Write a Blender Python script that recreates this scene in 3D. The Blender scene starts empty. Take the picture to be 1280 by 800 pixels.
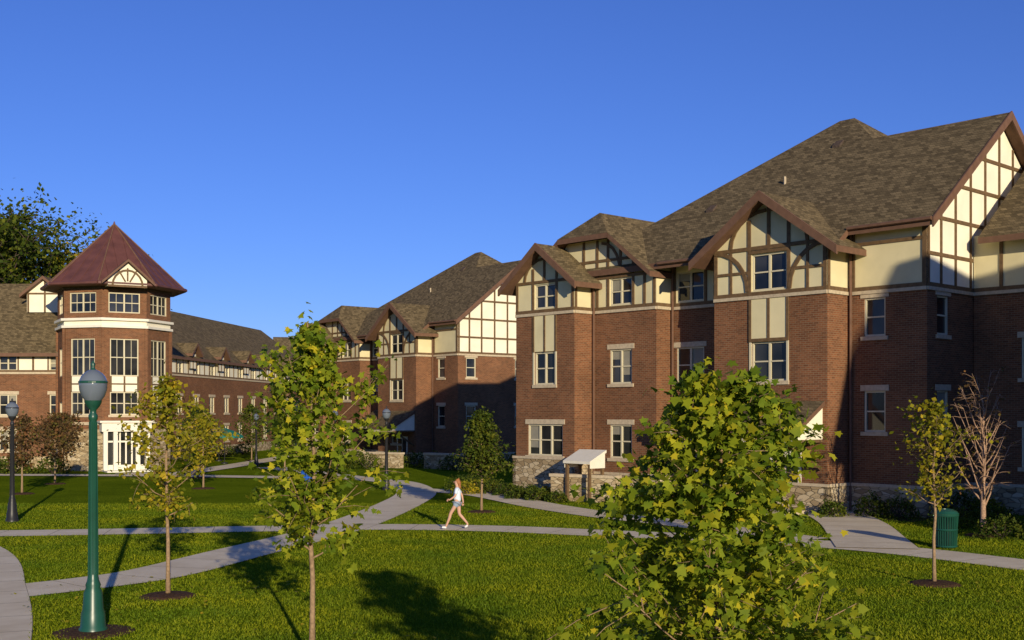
import bpy, math, random
import numpy as np
from mathutils import Vector, Matrix
random.seed(3); np.random.seed(3)
scene=bpy.context.scene
D=bpy.data
# ------------------------------------------------------------------ materials
MATS={}
def nt(name,rough=0.8,spec=0.3):
    m=D.materials.new(name); m.use_nodes=True; t=m.node_tree
    b=t.nodes['Principled BSDF']; b.inputs['Roughness'].default_value=rough
    b.inputs['Specular IOR Level'].default_value=spec
    MATS[name]=m
    return m,t,b
def N(t,ty,**kw):
    n=t.nodes.new(ty)
    for k,v in kw.items():
        if k in n.inputs.keys(): n.inputs[k].default_value=v
        else: setattr(n,k,v)
    return n
def ramp(t,fac,stops):
    r=t.nodes.new('ShaderNodeValToRGB'); e=r.color_ramp.elements
    while len(e)<len(stops): e.new(0.5)
    for i,(p,c) in enumerate(stops): e[i].position=p; e[i].color=(*c,1)
    t.links.new(fac,r.inputs[0]); return r
def bump(t,b,h,strength,dist):
    n=t.nodes.new('ShaderNodeBump'); n.inputs['Strength'].default_value=strength; n.inputs['Distance'].default_value=dist
    t.links.new(h,n.inputs['Height']); t.links.new(n.outputs[0],b.inputs['Normal'])
def simple(name,c,rough=0.7,var=0.15,scale=3.0,spec=0.3,bmp=0.0,metal=0):
    m,t,b=nt(name,rough,spec)
    tc=N(t,'ShaderNodeTexCoord'); n=N(t,'ShaderNodeTexNoise',Scale=scale,Detail=6.0)
    t.links.new(tc.outputs['Object'],n.inputs['Vector'])
    lo=tuple(x*(1-var) for x in c); hi=tuple(min(1,x*(1+var)) for x in c)
    r=ramp(t,n.outputs['Fac'],[(0.3,lo),(0.7,hi)])
    t.links.new(r.outputs[0],b.inputs['Base Color']); b.inputs['Metallic'].default_value=metal
    if bmp: bump(t,b,n.outputs['Fac'],bmp,0.02)
    return m
def brickmat(name,c1,c2,mo):
    m,t,b=nt(name,0.9,0.15)
    tc=N(t,'ShaderNodeTexCoord'); s=N(t,'ShaderNodeSeparateXYZ'); t.links.new(tc.outputs['Object'],s.inputs[0])
    a=N(t,'ShaderNodeMath',operation='ADD'); t.links.new(s.outputs[0],a.inputs[0]); t.links.new(s.outputs[1],a.inputs[1])
    c=N(t,'ShaderNodeCombineXYZ'); t.links.new(a.outputs[0],c.inputs[0]); t.links.new(s.outputs[2],c.inputs[1])
    br=t.nodes.new('ShaderNodeTexBrick'); t.links.new(c.outputs[0],br.inputs['Vector'])
    br.inputs['Scale'].default_value=1; br.inputs['Brick Width'].default_value=0.24; br.inputs['Row Height'].default_value=0.085
    br.inputs['Mortar Size'].default_value=0.007
    br.inputs['Color1'].default_value=(*c1,1); br.inputs['Color2'].default_value=(*c2,1); br.inputs['Mortar'].default_value=(*mo,1)
    n=N(t,'ShaderNodeTexNoise',Scale=0.5,Detail=8.0,Roughness=0.65); t.links.new(tc.outputs['Object'],n.inputs['Vector'])
    r=ramp(t,n.outputs['Fac'],[(0.3,(0.76,0.76,0.76)),(0.7,(1.18,1.16,1.14))])
    mx=N(t,'ShaderNodeMixRGB',blend_type='MULTIPLY'); mx.inputs[0].default_value=1
    t.links.new(br.outputs['Color'],mx.inputs[1]); t.links.new(r.outputs[0],mx.inputs[2])
    t.links.new(mx.outputs[0],b.inputs['Base Color']); bump(t,b,br.outputs['Fac'],-0.4,0.01)
brickmat('brick',(0.225,0.092,0.042),(0.14,0.057,0.028),(0.24,0.18,0.11))
def roofmat(name,c,rowh=0.16,w=0.35):
    m,t,b=nt(name,0.95,0.1)
    tc=N(t,'ShaderNodeTexCoord'); s=N(t,'ShaderNodeSeparateXYZ'); t.links.new(tc.outputs['Object'],s.inputs[0])
    a=N(t,'ShaderNodeMath',operation='ADD'); t.links.new(s.outputs[0],a.inputs[0]); t.links.new(s.outputs[1],a.inputs[1])
    cc=N(t,'ShaderNodeCombineXYZ'); t.links.new(a.outputs[0],cc.inputs[0]); t.links.new(s.outputs[2],cc.inputs[1])
    br=t.nodes.new('ShaderNodeTexBrick'); t.links.new(cc.outputs[0],br.inputs['Vector'])
    br.inputs['Scale'].default_value=1; br.inputs['Brick Width'].default_value=w; br.inputs['Row Height'].default_value=rowh
    br.inputs['Mortar Size'].default_value=0.008; br.inputs['Bias'].default_value=0.0
    br.inputs['Color1'].default_value=(*[x*1.4 for x in c],1); br.inputs['Color2'].default_value=(*[x*0.65 for x in c],1)
    br.inputs['Mortar'].default_value=(*[x*0.5 for x in c],1)
    n=N(t,'ShaderNodeTexNoise',Scale=5.0,Detail=9.0,Roughness=0.75); t.links.new(tc.outputs['Object'],n.inputs['Vector'])
    r=ramp(t,n.outputs['Fac'],[(0.3,(0.6,0.6,0.6)),(0.7,(1.35,1.32,1.25))])
    mx=N(t,'ShaderNodeMixRGB',blend_type='MULTIPLY'); mx.inputs[0].default_value=1
    t.links.new(br.outputs['Color'],mx.inputs[1]); t.links.new(r.outputs[0],mx.inputs[2])
    t.links.new(mx.outputs[0],b.inputs['Base Color']); bump(t,b,br.outputs['Fac'],-0.5,0.02)
roofmat('shingle',(0.145,0.110,0.060),0.13,0.26)
simple('copper_roof',(0.115,0.045,0.036),0.5,0.2,1.5,0.4)
simple('stucco',(0.68,0.60,0.36),0.9,0.09,0.9,0.15,0.1)
simple('stucco_white',(0.82,0.77,0.60),0.9,0.07,0.9,0.15,0.1)
simple('timber',(0.14,0.085,0.04),0.75,0.25,6.0)
simple('trim_brown',(0.15,0.08,0.048),0.7,0.15,4.0)
simple('window_frame',(0.60,0.54,0.37),0.6,0.05)
simple('sill_stone',(0.50,0.41,0.28),0.85,0.15,8.0,0.2,0.1)
simple('white_paint',(0.75,0.71,0.59),0.6,0.04)
simple('blind',(0.27,0.25,0.19),0.8,0.1)
simple('bark',(0.28,0.19,0.11),0.9,0.3,20.0,0.1,0.4)
simple('bark_pink',(0.36,0.23,0.15),0.9,0.3,20.0,0.1,0.4)
simple('bark_dark',(0.09,0.065,0.05),0.9,0.3,10.0,0.1,0.4)
simple('mulch',(0.075,0.04,0.022),1.0,0.5,18.0,0.1,0.8)
simple('green_paint',(0.012,0.07,0.045),0.35,0.1,3.0,0.5)
simple('black_paint',(0.02,0.02,0.022),0.4,0.1)
simple('concrete_joint',(0.24,0.2,0.14),0.95,0.2)
simple('blue_plastic',(0.02,0.12,0.55),0.4,0.05)
simple('skin',(0.55,0.32,0.22),0.55,0.05)
simple('hair',(0.32,0.13,0.05),0.6,0.2,20)
simple('shirt_cloth',(0.62,0.70,0.80),0.85,0.04)
simple('shorts_cloth',(0.30,0.38,0.5),0.85,0.05)
simple('shoe',(0.7,0.7,0.7),0.6,0.05)
simple('eye_dark',(0.03,0.02,0.02),0.3,0.0)
simple('lip',(0.4,0.12,0.1),0.5,0.0)
simple('teal_cloth',(0.01,0.14,0.11),0.7,0.1)
m,t,b=nt('glass_dark',0.06,0.5)
tc=N(t,'ShaderNodeTexCoord'); n=N(t,'ShaderNodeTexNoise',Scale=0.6,Detail=2.0); t.links.new(tc.outputs['Object'],n.inputs['Vector'])
r=ramp(t,n.outputs['Fac'],[(0.35,(0.008,0.009,0.01)),(0.7,(0.05,0.05,0.05))]); t.links.new(r.outputs[0],b.inputs['Base Color'])
bump(t,b,n.outputs['Fac'],0.15,0.05)
m,t,b=nt('lamp_glass',0.12,0.6); b.inputs['Base Color'].default_value=(0.13,0.155,0.19,1)
# concrete
m,t,b=nt('concrete',0.9,0.15)
tc=N(t,'ShaderNodeTexCoord'); n=N(t,'ShaderNodeTexNoise',Scale=0.8,Detail=10.0,Roughness=0.7); t.links.new(tc.outputs['Object'],n.inputs['Vector'])
r=ramp(t,n.outputs['Fac'],[(0.3,(0.64,0.53,0.35)),(0.7,(0.82,0.71,0.50))]); t.links.new(r.outputs[0],b.inputs['Base Color'])
# rubble stone
m,t,b=nt('rubble_stone',0.95,0.15)
tc=N(t,'ShaderNodeTexCoord'); mp=N(t,'ShaderNodeMapping'); mp.inputs['Scale'].default_value=(1.8,1.8,4.2); t.links.new(tc.outputs['Object'],mp.inputs[0])
v=N(t,'ShaderNodeTexVoronoi',Scale=1.4); t.links.new(mp.outputs[0],v.inputs['Vector'])
v2=N(t,'ShaderNodeTexVoronoi',Scale=1.4,feature='DISTANCE_TO_EDGE'); t.links.new(mp.outputs[0],v2.inputs['Vector'])
sp=N(t,'ShaderNodeSeparateColor'); t.links.new(v.outputs['Color'],sp.inputs[0])
r=ramp(t,sp.outputs[0],[(0.0,(0.28,0.20,0.11)),(0.5,(0.44,0.34,0.20)),(1.0,(0.58,0.48,0.32))])
r2=ramp(t,v2.outputs['Distance'],[(0.0,(0.35,0.35,0.35)),(0.08,(1,1,1))])
mx=N(t,'ShaderNodeMixRGB',blend_type='MULTIPLY'); mx.inputs[0].default_value=1
t.links.new(r.outputs[0],mx.inputs[1]); t.links.new(r2.outputs[0],mx.inputs[2]); t.links.new(mx.outputs[0],b.inputs['Base Color'])
bump(t,b,r2.outputs[0],0.6,0.04)
# lawn
m,t,b=nt('lawn',1.0,0.0)
tc=N(t,'ShaderNodeTexCoord'); n=N(t,'ShaderNodeTexNoise',Scale=0.22,Detail=10.0,Roughness=0.7); t.links.new(tc.outputs['Object'],n.inputs['Vector'])
n2=N(t,'ShaderNodeTexNoise',Scale=9.0,Detail=6.0,Roughness=0.8); t.links.new(tc.outputs['Object'],n2.inputs['Vector'])
r=ramp(t,n.outputs['Fac'],[(0.3,(0.09,0.135,0.006)),(0.55,(0.14,0.195,0.008)),(0.75,(0.20,0.24,0.012))])
r2=ramp(t,n2.outputs['Fac'],[(0.3,(0.5,0.5,0.5)),(0.7,(1.4,1.4,1.4))])
mx=N(t,'ShaderNodeMixRGB',blend_type='MULTIPLY'); mx.inputs[0].default_value=1
t.links.new(r.outputs[0],mx.inputs[1]); t.links.new(r2.outputs[0],mx.inputs[2]); t.links.new(mx.outputs[0],b.inputs['Base Color'])
bump(t,b,n2.outputs['Fac'],1.0,0.08)
def leafmat(name,stops,trans=0.35,ns=1.8):
    m,t,b=nt(name,0.6,0.12)
    g=N(t,'ShaderNodeNewGeometry'); r=ramp(t,g.outputs['Random Per Island'],stops)
    tc=N(t,'ShaderNodeTexCoord'); n=N(t,'ShaderNodeTexNoise',Scale=ns,Detail=3.0); t.links.new(tc.outputs['Object'],n.inputs['Vector'])
    r2=ramp(t,n.outputs['Fac'],[(0.35,(0.62,0.75,0.8)),(0.65,(1.25,1.1,0.9))])
    mx=N(t,'ShaderNodeMixRGB',blend_type='MULTIPLY'); mx.inputs[0].default_value=1
    t.links.new(r.outputs[0],mx.inputs[1]); t.links.new(r2.outputs[0],mx.inputs[2]); t.links.new(mx.outputs[0],b.inputs['Base Color'])
    tr=N(t,'ShaderNodeBsdfTranslucent'); t.links.new(mx.outputs[0],tr.inputs['Color'])
    ms=N(t,'ShaderNodeMixShader'); ms.inputs[0].default_value=trans
    t.links.new(b.outputs[0],ms.inputs[1]); t.links.new(tr.outputs[0],ms.inputs[2])
    t.links.new(ms.outputs[0],t.nodes['Material Output'].inputs[0])
leafmat('leaf_maple',[(0.0,(0.11,0.17,0.012)),(0.5,(0.24,0.30,0.02)),(0.85,(0.38,0.41,0.03)),(1.0,(0.56,0.48,0.03))],.4,2.5)
leafmat('leaf_yellow',[(0.0,(0.17,0.19,0.012)),(0.5,(0.32,0.30,0.02)),(1.0,(0.48,0.37,0.03))],.4)
leafmat('leaf_green',[(0.0,(0.035,0.06,0.010)),(0.6,(0.09,0.125,0.015)),(1.0,(0.16,0.18,0.02))])
leafmat('leaf_rust',[(0.0,(0.10,0.07,0.03)),(0.6,(0.18,0.09,0.04)),(1.0,(0.14,0.14,0.03))])
leafmat('grass_blade',[(0.0,(0.10,0.15,0.005)),(0.6,(0.18,0.24,0.008)),(1.0,(0.30,0.33,0.015))],0.3,.35)

# ------------------------------------------------------------------ helpers
def empty(name,loc=(0,0,0),rot=0):
    o=D.objects.new(name,None); o.location=loc; o.rotation_euler=(0,0,rot); o.empty_display_size=0.3
    scene.collection.objects.link(o); return o
def meshobj(name,verts,faces,mat,parent=None,smooth=False):
    me=D.meshes.new(name); me.from_pydata([tuple(v) for v in verts],[],faces); me.update()
    o=D.objects.new(name,me); scene.collection.objects.link(o)
    if mat: me.materials.append(MATS[mat])
    if parent: o.parent=parent
    if smooth:
        for p in me.polygons: p.use_smooth=True
    return o
class MB:
    def __init__(s): s.g={}
    def poly(s,part,pts):
        V,F=s.g.setdefault(part,([],[])); i=len(V); V.extend(pts); F.append(list(range(i,i+len(pts))))
    def hexa(s,part,p):
        V,F=s.g.setdefault(part,([],[])); i=len(V); V.extend(p)
        for f in ((0,1,2,3),(7,6,5,4),(0,4,5,1),(1,5,6,2),(2,6,7,3),(3,7,4,0)): F.append([i+k for k in f])
    def box(s,part,x0,x1,y0,y1,z0,z1):
        s.hexa(part,[(x0,y0,z0),(x1,y0,z0),(x1,y1,z0),(x0,y1,z0),(x0,y0,z1),(x1,y0,z1),(x1,y1,z1),(x0,y1,z1)])
    def slab(s,pts,th,roof='shingle',trim='trim_brown'):
        s.poly(roof,pts); bt=[(p[0],p[1],p[2]-th) for p in pts]; s.poly(trim,bt[::-1])
        n=len(pts)
        for i in range(n): s.poly(trim,[pts[i],bt[i],bt[(i+1)%n],pts[(i+1)%n]])
    def tube(s,part,pts,rad,sides=6):
        V,F=s.g.setdefault(part,([],[])); base=len(V); n=len(pts)
        P=[Vector(p) for p in pts]
        for i in range(n):
            d=(P[min(i+1,n-1)]-P[max(i-1,0)]); d=d.normalized() if d.length>1e-6 else Vector((0,0,1))
            a=d.cross(Vector((1,0,0)) if abs(d.x)<0.8 else Vector((0,1,0))).normalized(); b=d.cross(a)
            r=rad[i] if hasattr(rad,'__len__') else rad
            for k in range(sides):
                an=2*math.pi*k/sides; V.append(tuple(P[i]+a*(r*math.cos(an))+b*(r*math.sin(an))))
        for i in range(n-1):
            for k in range(sides):
                k2=(k+1)%sides
                F.append([base+i*sides+k,base+i*sides+k2,base+(i+1)*sides+k2,base+(i+1)*sides+k])
        F.append([base+k for k in range(sides)][::-1]); F.append([base+(n-1)*sides+k for k in range(sides)])
    def lathe(s,part,prof,cx=0,cy=0,sides=20):
        V,F=s.g.setdefault(part,([],[])); base=len(V); n=len(prof)
        for r,z in prof:
            for k in range(sides):
                an=2*math.pi*k/sides; V.append((cx+r*math.cos(an),cy+r*math.sin(an),z))
        for i in range(n-1):
            for k in range(sides):
                k2=(k+1)%sides
                F.append([base+i*sides+k,base+i*sides+k2,base+(i+1)*sides+k2,base+(i+1)*sides+k])
    def emit(s,parent,names=None,smooth=()):
        for part,(V,F) in s.g.items():
            mat=part.split(':')[0]; nm=(names or {}).get(part,part.split(':')[-1])
            meshobj(nm,V,F,mat,parent,part in smooth)
PN={'brick':'brick_walls','stucco':'stucco_walls','stucco_white':'white_stucco','timber':'half_timbering','trim_brown':'eaves_trim','shingle':'roof','window_frame':'window_frames','glass_dark':'window_glass','blind':'window_blinds','sill_stone':'sills_and_lintels','rubble_stone':'stone_base','white_paint':'white_trim','copper_roof':'copper_roof'}
class Wall:
    def __init__(s,mb,o,d,n): s.mb=mb; s.o=o; s.d=d; s.n=n
    def p(s,a,z,off=0): return (s.o[0]+s.d[0]*a+s.n[0]*off, s.o[1]+s.d[1]*a+s.n[1]*off, z)
    def wbox(s,part,a0,a1,z0,z1,o0,o1):
        p=s.p; s.mb.hexa(part,[p(a0,z0,o0),p(a1,z0,o0),p(a1,z0,o1),p(a0,z0,o1),p(a0,z1,o0),p(a1,z1,o0),p(a1,z1,o1),p(a0,z1,o1)])
    def fill(s,part,a0,a1,z0,z1,holes=(),rv=0.13):
        hs=[h for h in holes if h[2]>=z0-1e-4 and h[3]<=z1+1e-4 and h[0]>=a0 and h[1]<=a1]
        A=sorted(set([a0,a1]+[x for h in hs for x in h[:2]])); Z=sorted(set([z0,z1]+[x for h in hs for x in h[2:4]]))
        for i in range(len(A)-1):
            for j in range(len(Z)-1):
                ca=(A[i]+A[i+1])/2; cz=(Z[j]+Z[j+1])/2
                if any(h[0]<ca<h[1] and h[2]<cz<h[3] for h in hs): continue
                s.mb.poly(part,[s.p(A[i],Z[j]),s.p(A[i+1],Z[j]),s.p(A[i+1],Z[j+1]),s.p(A[i],Z[j+1])])
        for h in hs:
            q=[(h[0],h[2]),(h[1],h[2]),(h[1],h[3]),(h[0],h[3])]
            for k in range(4):
                u,v=q[k],q[(k+1)%4]
                s.mb.poly(part,[s.p(*u),s.p(*v),s.p(*v,-rv),s.p(*u,-rv)])
    def poly(s,part,pts,off=0): s.mb.poly(part,[s.p(a,z,off) for a,z in pts])
    def bar(s,a0,z0,a1,z1,w=0.16,o0=-0.02,o1=0.045,part='timber'):
        L=math.hypot(a1-a0,z1-z0); 
        if L<1e-4: return
        px,pz=-(z1-z0)/L*w/2,(a1-a0)/L*w/2
        c=[(a0+px,z0+pz),(a0-px,z0-pz),(a1-px,z1-pz),(a1+px,z1+pz)]
        s.mb.hexa(part,[s.p(a,z,o0) for a,z in c]+[s.p(a,z,o1) for a,z in c])
    def arc(s,pts,w=0.15,o1=0.05):
        for k in range(len(pts)-1): s.bar(*pts[k],*pts[k+1],w,-0.02,o1+0.0007*k)
    def window(s,h,cols=2,frame='window_frame',sill=True,blind=None,sillpart='sill_stone',grid=False,lint=True):
        a0,a1,z0,z1=h[:4]; w=0.075
        s.wbox('glass_dark',a0,a1,z0,z1,-0.16,-0.125)
        s.wbox(frame,a0,a0+w,z0,z1,-0.124,-0.05); s.wbox(frame,a1-w,a1,z0,z1,-0.124,-0.05)
        s.wbox(frame,a0+w,a1-w,z0,z0+w,-0.124,-0.053); s.wbox(frame,a0+w,a1-w,z1-w,z1,-0.124,-0.053)
        for k in range(1,cols):
            a=a0+(a1-a0)*k/cols; s.wbox(frame,a-0.05,a+0.05,z0+w,z1-w,-0.124,-0.056)
        zm=(z0+z1)/2
        cw=(a1-a0)/cols
        for k in range(cols):
            l=a0+cw*k+0.075; r=a0+cw*(k+1)-0.075
            s.wbox(frame,l,r,zm-0.03,zm+0.03,-0.124,-0.07)
            if grid: s.wbox(frame,(l+r)/2-0.015,(l+r)/2+0.015,z0+w,z1-w,-0.124,-0.09)
            bb=random.random() if blind is None else blind
            if bb>0.6:
                f=random.choice([0.25,0.4,0.5,0.7])
                s.wbox('blind',l,r,max(z1-w-(z1-z0)*f,z0+w+0.01),z1-w-0.005,-0.1245,-0.115)
        if sill:
            s.wbox(sillpart,a0-0.12,a1+0.12,z0-0.16,z0-0.002,-0.1,0.07)
            if lint: s.wbox(sillpart,a0-0.15,a1+0.15,z1+0.002,z1+0.24,-0.05,0.03)
def gable_roof(mb,X,c,half,zr,slope,wf,wb,th=0.25,clip=0):
    ze=zr-slope*half
    for sg in (-1,1):
        if clip:
            hc=clip/slope
            pts=[X(c,wf+clip,zr),X(c+sg*hc,wf,zr-clip),X(c+sg*half,wf,ze),X(c+sg*half,wb,ze),X(c,wb,zr)]
        else: pts=[X(c,wf,zr),X(c+sg*half,wf,ze),X(c+sg*half,wb,ze),X(c,wb,zr)]
        mb.slab(pts,th)
    if clip:
        hc=clip/slope; mb.slab([X(c,wf+clip,zr+0.01),X(c-hc,wf-0.02,zr-clip+0.01),X(c+hc,wf-0.02,zr-clip+0.01)],th)
# ------------------------------------------------------------------ residence hall
def make_hall(loc,rot,wingC=True):
    e=empty('brick_residence_hall',loc,rot); mb=MB()
    X=lambda t,w,z:(-t,w,z)
    F=lambda w:Wall(mb,(0,w),(-1,0),(0,-1))
    S=lambda t:Wall(mb,(-t,0),(0,1),(1,0))
    SL=lambda t:Wall(mb,(-t,0),(0,1),(-1,0))
    BELT=9.0
    def belt(W,a0,a1):
        W.wbox('sill_stone',a0,a1,BELT-0.14,BELT-0.003,-0.05,0.07)
        W.wbox('timber',a0,a1,BELT,BELT+0.16,-0.02,0.05)
    def stone(W,a0,a1,z=1.1):
        W.wbox('rubble_stone',a0,a1,-0.3,z,-0.1,0.12); W.wbox('sill_stone',a0,a1,z+0.001,z+0.12,-0.1,0.16)
    # corner part
    W=F(0); H=[(1.76,2.71,7.15,8.7),(1.76,2.71,3.3,4.95)]
    W.fill('brick',0,3.4,0,BELT,H); 
    for h in H: W.window(h,1)
    W.fill('stucco',0,3.4,BELT,11.75); belt(W,0,3.4); stone(W,-0.12,3.4)
    W.bar(0,10.9,3.4,10.9,0.14)
    for a in (0.09,3.2): W.bar(a,9.16,a,11.7,0.18,-.02,.053)
    W.bar(0,11.62,3.4,11.62,0.2,-.02,.06)
    # recess
    H=[(10.8,12.4,9.2,10.6),(10.8,12.4,5.45,7.1),(10.9,12.3,1.9,3.5)]
    W.fill('brick',9.0,12.7,0,BELT,H); W.fill('stucco',9.0,12.7,BELT,11.7,H); belt(W,9,12.7); stone(W,9,12.7)
    W.window(H[0],2,sill=False); W.window(H[1],2); W.window(H[2],2)
    for a in (9.3,10.7,12.5): W.bar(a,9.16,a,11.5,0.15)
    # bay R
    W=F(-1.6); c=6.2
    H=[(5.3,7.05,9.2,10.75),(5.3,7.05,5.4,7.05),(5.45,6.95,1.9,3.5)]
    W.fill('brick',3.4,9.0,0,BELT,H); W.fill('stucco',3.4,9.0,BELT,11.0,H)
    W.poly('stucco',[(3.4,11.0),(9.0,11.0),(6.2,13.03)])
    belt(W,3.4,9.0); stone(W,3.28,9.12)
    W.window(H[0],2,sill=False,blind=0); W.window(H[1],2,lint=False,blind=0); W.window(H[2],2)
    W.wbox('stucco:spandrel_panels',5.3,7.05,7.08,8.85,-0.02,0.03)
    for a in (5.25,6.175,7.1): W.bar(a,7.06,a,8.99,0.12,-.02,.06)
    W.bar(5.2,7.12,7.15,7.12,0.14,-.02,.066)
    for a in (5.25,7.1): W.bar(a,5.3,a,7.05,.1,-.02,.04,'window_frame')
    for a in (5.2,7.15,3.5,8.9): W.bar(a,9.16,a,11.0 if a in(3.5,8.9) else 12.2,0.16)
    W.bar(6.175,10.85,6.175,12.9,0.16)
    W.bar(3.4,11.0,9.0,11.0,0.16,-.02,.052)
    W.bar(5.2,10.83,7.15,10.83,0.13,-.02,.058)
    W.bar(4.3,9.16,4.3,11.0,0.12,-.02,.049); W.bar(8.1,9.16,8.1,11.0,0.12,-.02,.049)
    W.bar(3.5,10.0,5.2,10.0,0.12,-.02,.047); W.bar(7.15,10.0,8.9,10.0,0.12,-.02,.047)
    for sg in (-1,1):
        W.arc([(c+sg*(1.05+1.7*(1-math.cos(q))),9.2+1.75*math.sin(q)) for q in np.linspace(0,math.pi/2,7)],0.16,0.06)
        W.arc([(c+sg*(1.9-1.8*(1-math.cos(q))),11.05+1.5*math.sin(q)) for q in np.linspace(0,math.pi/2,7)],0.14,0.062)
    for Ws,t in ((S(3.4),3.4),(SL(9.0),9.0)):
        Ws.fill('brick',-1.6,0,0,BELT); Ws.fill('stucco',-1.6,0,BELT,11.1); belt(Ws,-1.6,0); stone(Ws,-1.72,0)
        Ws.bar(-1.52,9.16,-1.52,11,0.16)
    gable_roof(mb,X,c,3.6,13.25,0.722,-2.3,3.2)
    for sg in (-1,1):
        mb.hexa('trim_brown',[X(c,-2.33,13.27),X(c+sg*3.65,-2.33,10.63),X(c+sg*3.65,-2.33,10.28),X(c,-2.33,12.85),X(c,-2.22,13.27),X(c+sg*3.65,-2.22,10.63),X(c+sg*3.65,-2.22,10.28),X(c,-2.22,12.85)])
    # block M
    W=F(-1.1); H=[(14.2,15.6,9.2,10.5),(14.2,15.6,5.45,7.1),(14.2,15.6,1.9,3.5)]
    W.fill('brick',12.7,16.7,0,BELT,H); W.fill('stucco',12.7,16.7,BELT,10.52,H)
    W.poly('stucco',[(12.7,10.52),(20.8,10.52),(18.4,12.45),(15.25,12.45)])
    belt(W,12.7,16.7); stone(W,12.58,16.7)
    W.window(H[0],2,sill=False); W.window(H[1],2); W.window(H[2],2)
    for a in (12.8,13.4,14.1,15.7,16.4): W.bar(a,9.16,a,min(12.4,13.6-.777*abs(a-16.85)),0.14)
    W.bar(14.9,10.55,14.9,12.0,0.14); W.bar(17.3,10.5,17.3,12.4,.14)
    W.bar(12.7,10.58,16.7,10.58,0.15,-.02,.052); W.bar(13.9,11.4,19,11.4,0.13,-.02,.05)
    W.arc([(14.9+1.2*(1-math.cos(q)),10.65+1.6*math.sin(q)) for q in np.linspace(0,math.pi/2,6)],0.13,0.056)
    Ws=S(12.7); Ws.fill('brick',-1.1,0,0,BELT); Ws.fill('stucco',-1.1,0,BELT,10.9); belt(Ws,-1.1,0); stone(Ws,-1.2,0)
    gable_roof(mb,X,16.85,4.3,13.9,0.777,-1.75,11,clip=1.3)
    # bay L
    W=F(-2.4); c=18.75; H=[(18.0,19.45,9.2,10.4),(18.0,19.45,5.45,7.05),(17.5,19.95,1.95,3.5)]
    W.fill('brick',16.7,20.8,0,BELT,H); W.fill('stucco',16.7,20.8,BELT,10.5,H); W.poly('stucco',[(16.7,10.5),(20.8,10.5),(18.75,12.1)])
    belt(W,16.7,20.8); stone(W,16.58,20.92,1.78)
    W.window(H[0],2,sill=False,blind=0); W.window(H[1],2,lint=False,blind=0); W.window(H[2],3,sillpart='sill_stone')
    W.wbox('stucco:spandrel_panels',18.0,19.45,7.08,8.85,-0.02,0.03)
    for a in (17.95,18.72,19.5): W.bar(a,7.06,a,8.99,0.11,-.02,.06)
    for a in (17.95,19.5): W.bar(a,5.3,a,7.05,.1,-.02,.04,'window_frame')
    for a in (16.8,17.9,19.55,20.7): W.bar(a,9.16,a,11.2 if 17<a<20 else 10.5,0.14)
    W.bar(18.75,10.45,18.75,11.95,0.14)
    W.bar(16.7,10.52,20.8,10.52,0.14,-.02,.052)
    for sg in (-1,1): W.arc([(c+sg*(1.4-1.3*(1-math.cos(q))),10.55+1.1*math.sin(q)) for q in np.linspace(0,math.pi/2,6)],0.12,0.062)
    for Ws in (S(16.7),SL(20.8)):
        w1=-1.1 if Ws.n[0]>0 else 17
        Ws.fill('brick',-2.4,w1,0,BELT); Ws.fill('stucco',-2.4,w1,BELT,10.4); belt(Ws,-2.4,w1); stone(Ws,-2.52,w1,1.78)
        for a in ([-2.32,-1.2] if w1<0 else [-2.32,0,2,4,6,8,10,12,14,16]): Ws.bar(a,9.16,a,10.4,0.14)
    gable_roof(mb,X,c,2.65,12.35,0.777,-3.05,1.2)
    for sg in (-1,1):
        mb.hexa('trim_brown',[X(c,-3.08,12.37),X(c+sg*2.7,-3.08,10.27),X(c+sg*2.7,-3.08,9.95),X(c,-3.08,12.0),X(c,-2.97,12.37),X(c+sg*2.7,-2.97,10.27),X(c+sg*2.7,-2.97,9.95),X(c,-2.97,12.0)])
    # gable end t=0   ridge at w=6.2
    W=S(0); H=[(0.8,1.75,7.15,8.7),(0.8,1.75,3.3,4.95)]
    RW=6.2; RZ=16.724
    if not wingC: H+=[(5.7,6.6,7.15,8.7),(5.7,6.6,3.3,4.95)]
    W.fill('brick',0,2*RW,0,BELT,H)
    for h in H: W.window(h,1)
    W.poly('stucco_white',[(0,BELT),(2*RW,BELT),(2*RW,11.65),(RW,16.45),(0,11.65)])
    belt(W,0,2*RW); stone(W,-0.12,2*RW)
    zr=lambda a:16.4-.77*abs(a-RW)
    for a in (0.09,1.1,2.3,3.6,4.9,6.2,7.5,8.8,10.1,11.3,12.3): W.bar(a,9.16,a,zr(a),0.14)
    for z in (10.3,11.75,13.2,14.6):
        hw=RW if z<11.7 else (16.35-z)/.77; W.bar(RW-hw,z,RW+hw,z,0.14,-.02,.052)
    # other walls
    for (p,q) in (((0,2*RW),(0,17)),((0,17),(-20.8,17))):
        mb.poly('brick',[(p[0],p[1],0),(q[0],q[1],0),(q[0],q[1],11),(p[0],p[1],11)])
    # main roof
    P=lambda t,w:X(t,w,11.95+.77*w)
    ov=-0.5
    mb.slab([P(ov,-0.55),P(3.1,-0.55),P(3.1,-1.3),P(18.8,-1.3),P(9.0,8.5),P(8.2,8.5),P(5.9,RW),P(ov,RW)],0.28)
    mb.slab([X(9,8.5,18.495),X(18.8,-1.3,10.95),X(18.8,18.3,10.95)],0.2)
    mb.slab([X(8.2,8.5,18.495),X(5.9,RW,16.724),X(ov,12.6,11.8),X(-1.6,18.3,10.95)],0.2)
    mb.slab([X(ov,RW,16.73),X(5.9,RW,16.73),X(ov,12.65,11.8)],0.2)
    mb.slab([X(9,8.5,18.495),X(8.2,8.5,18.495),X(-1.6,18.3,10.95),X(18.8,18.3,10.95)],0.2)
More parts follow.
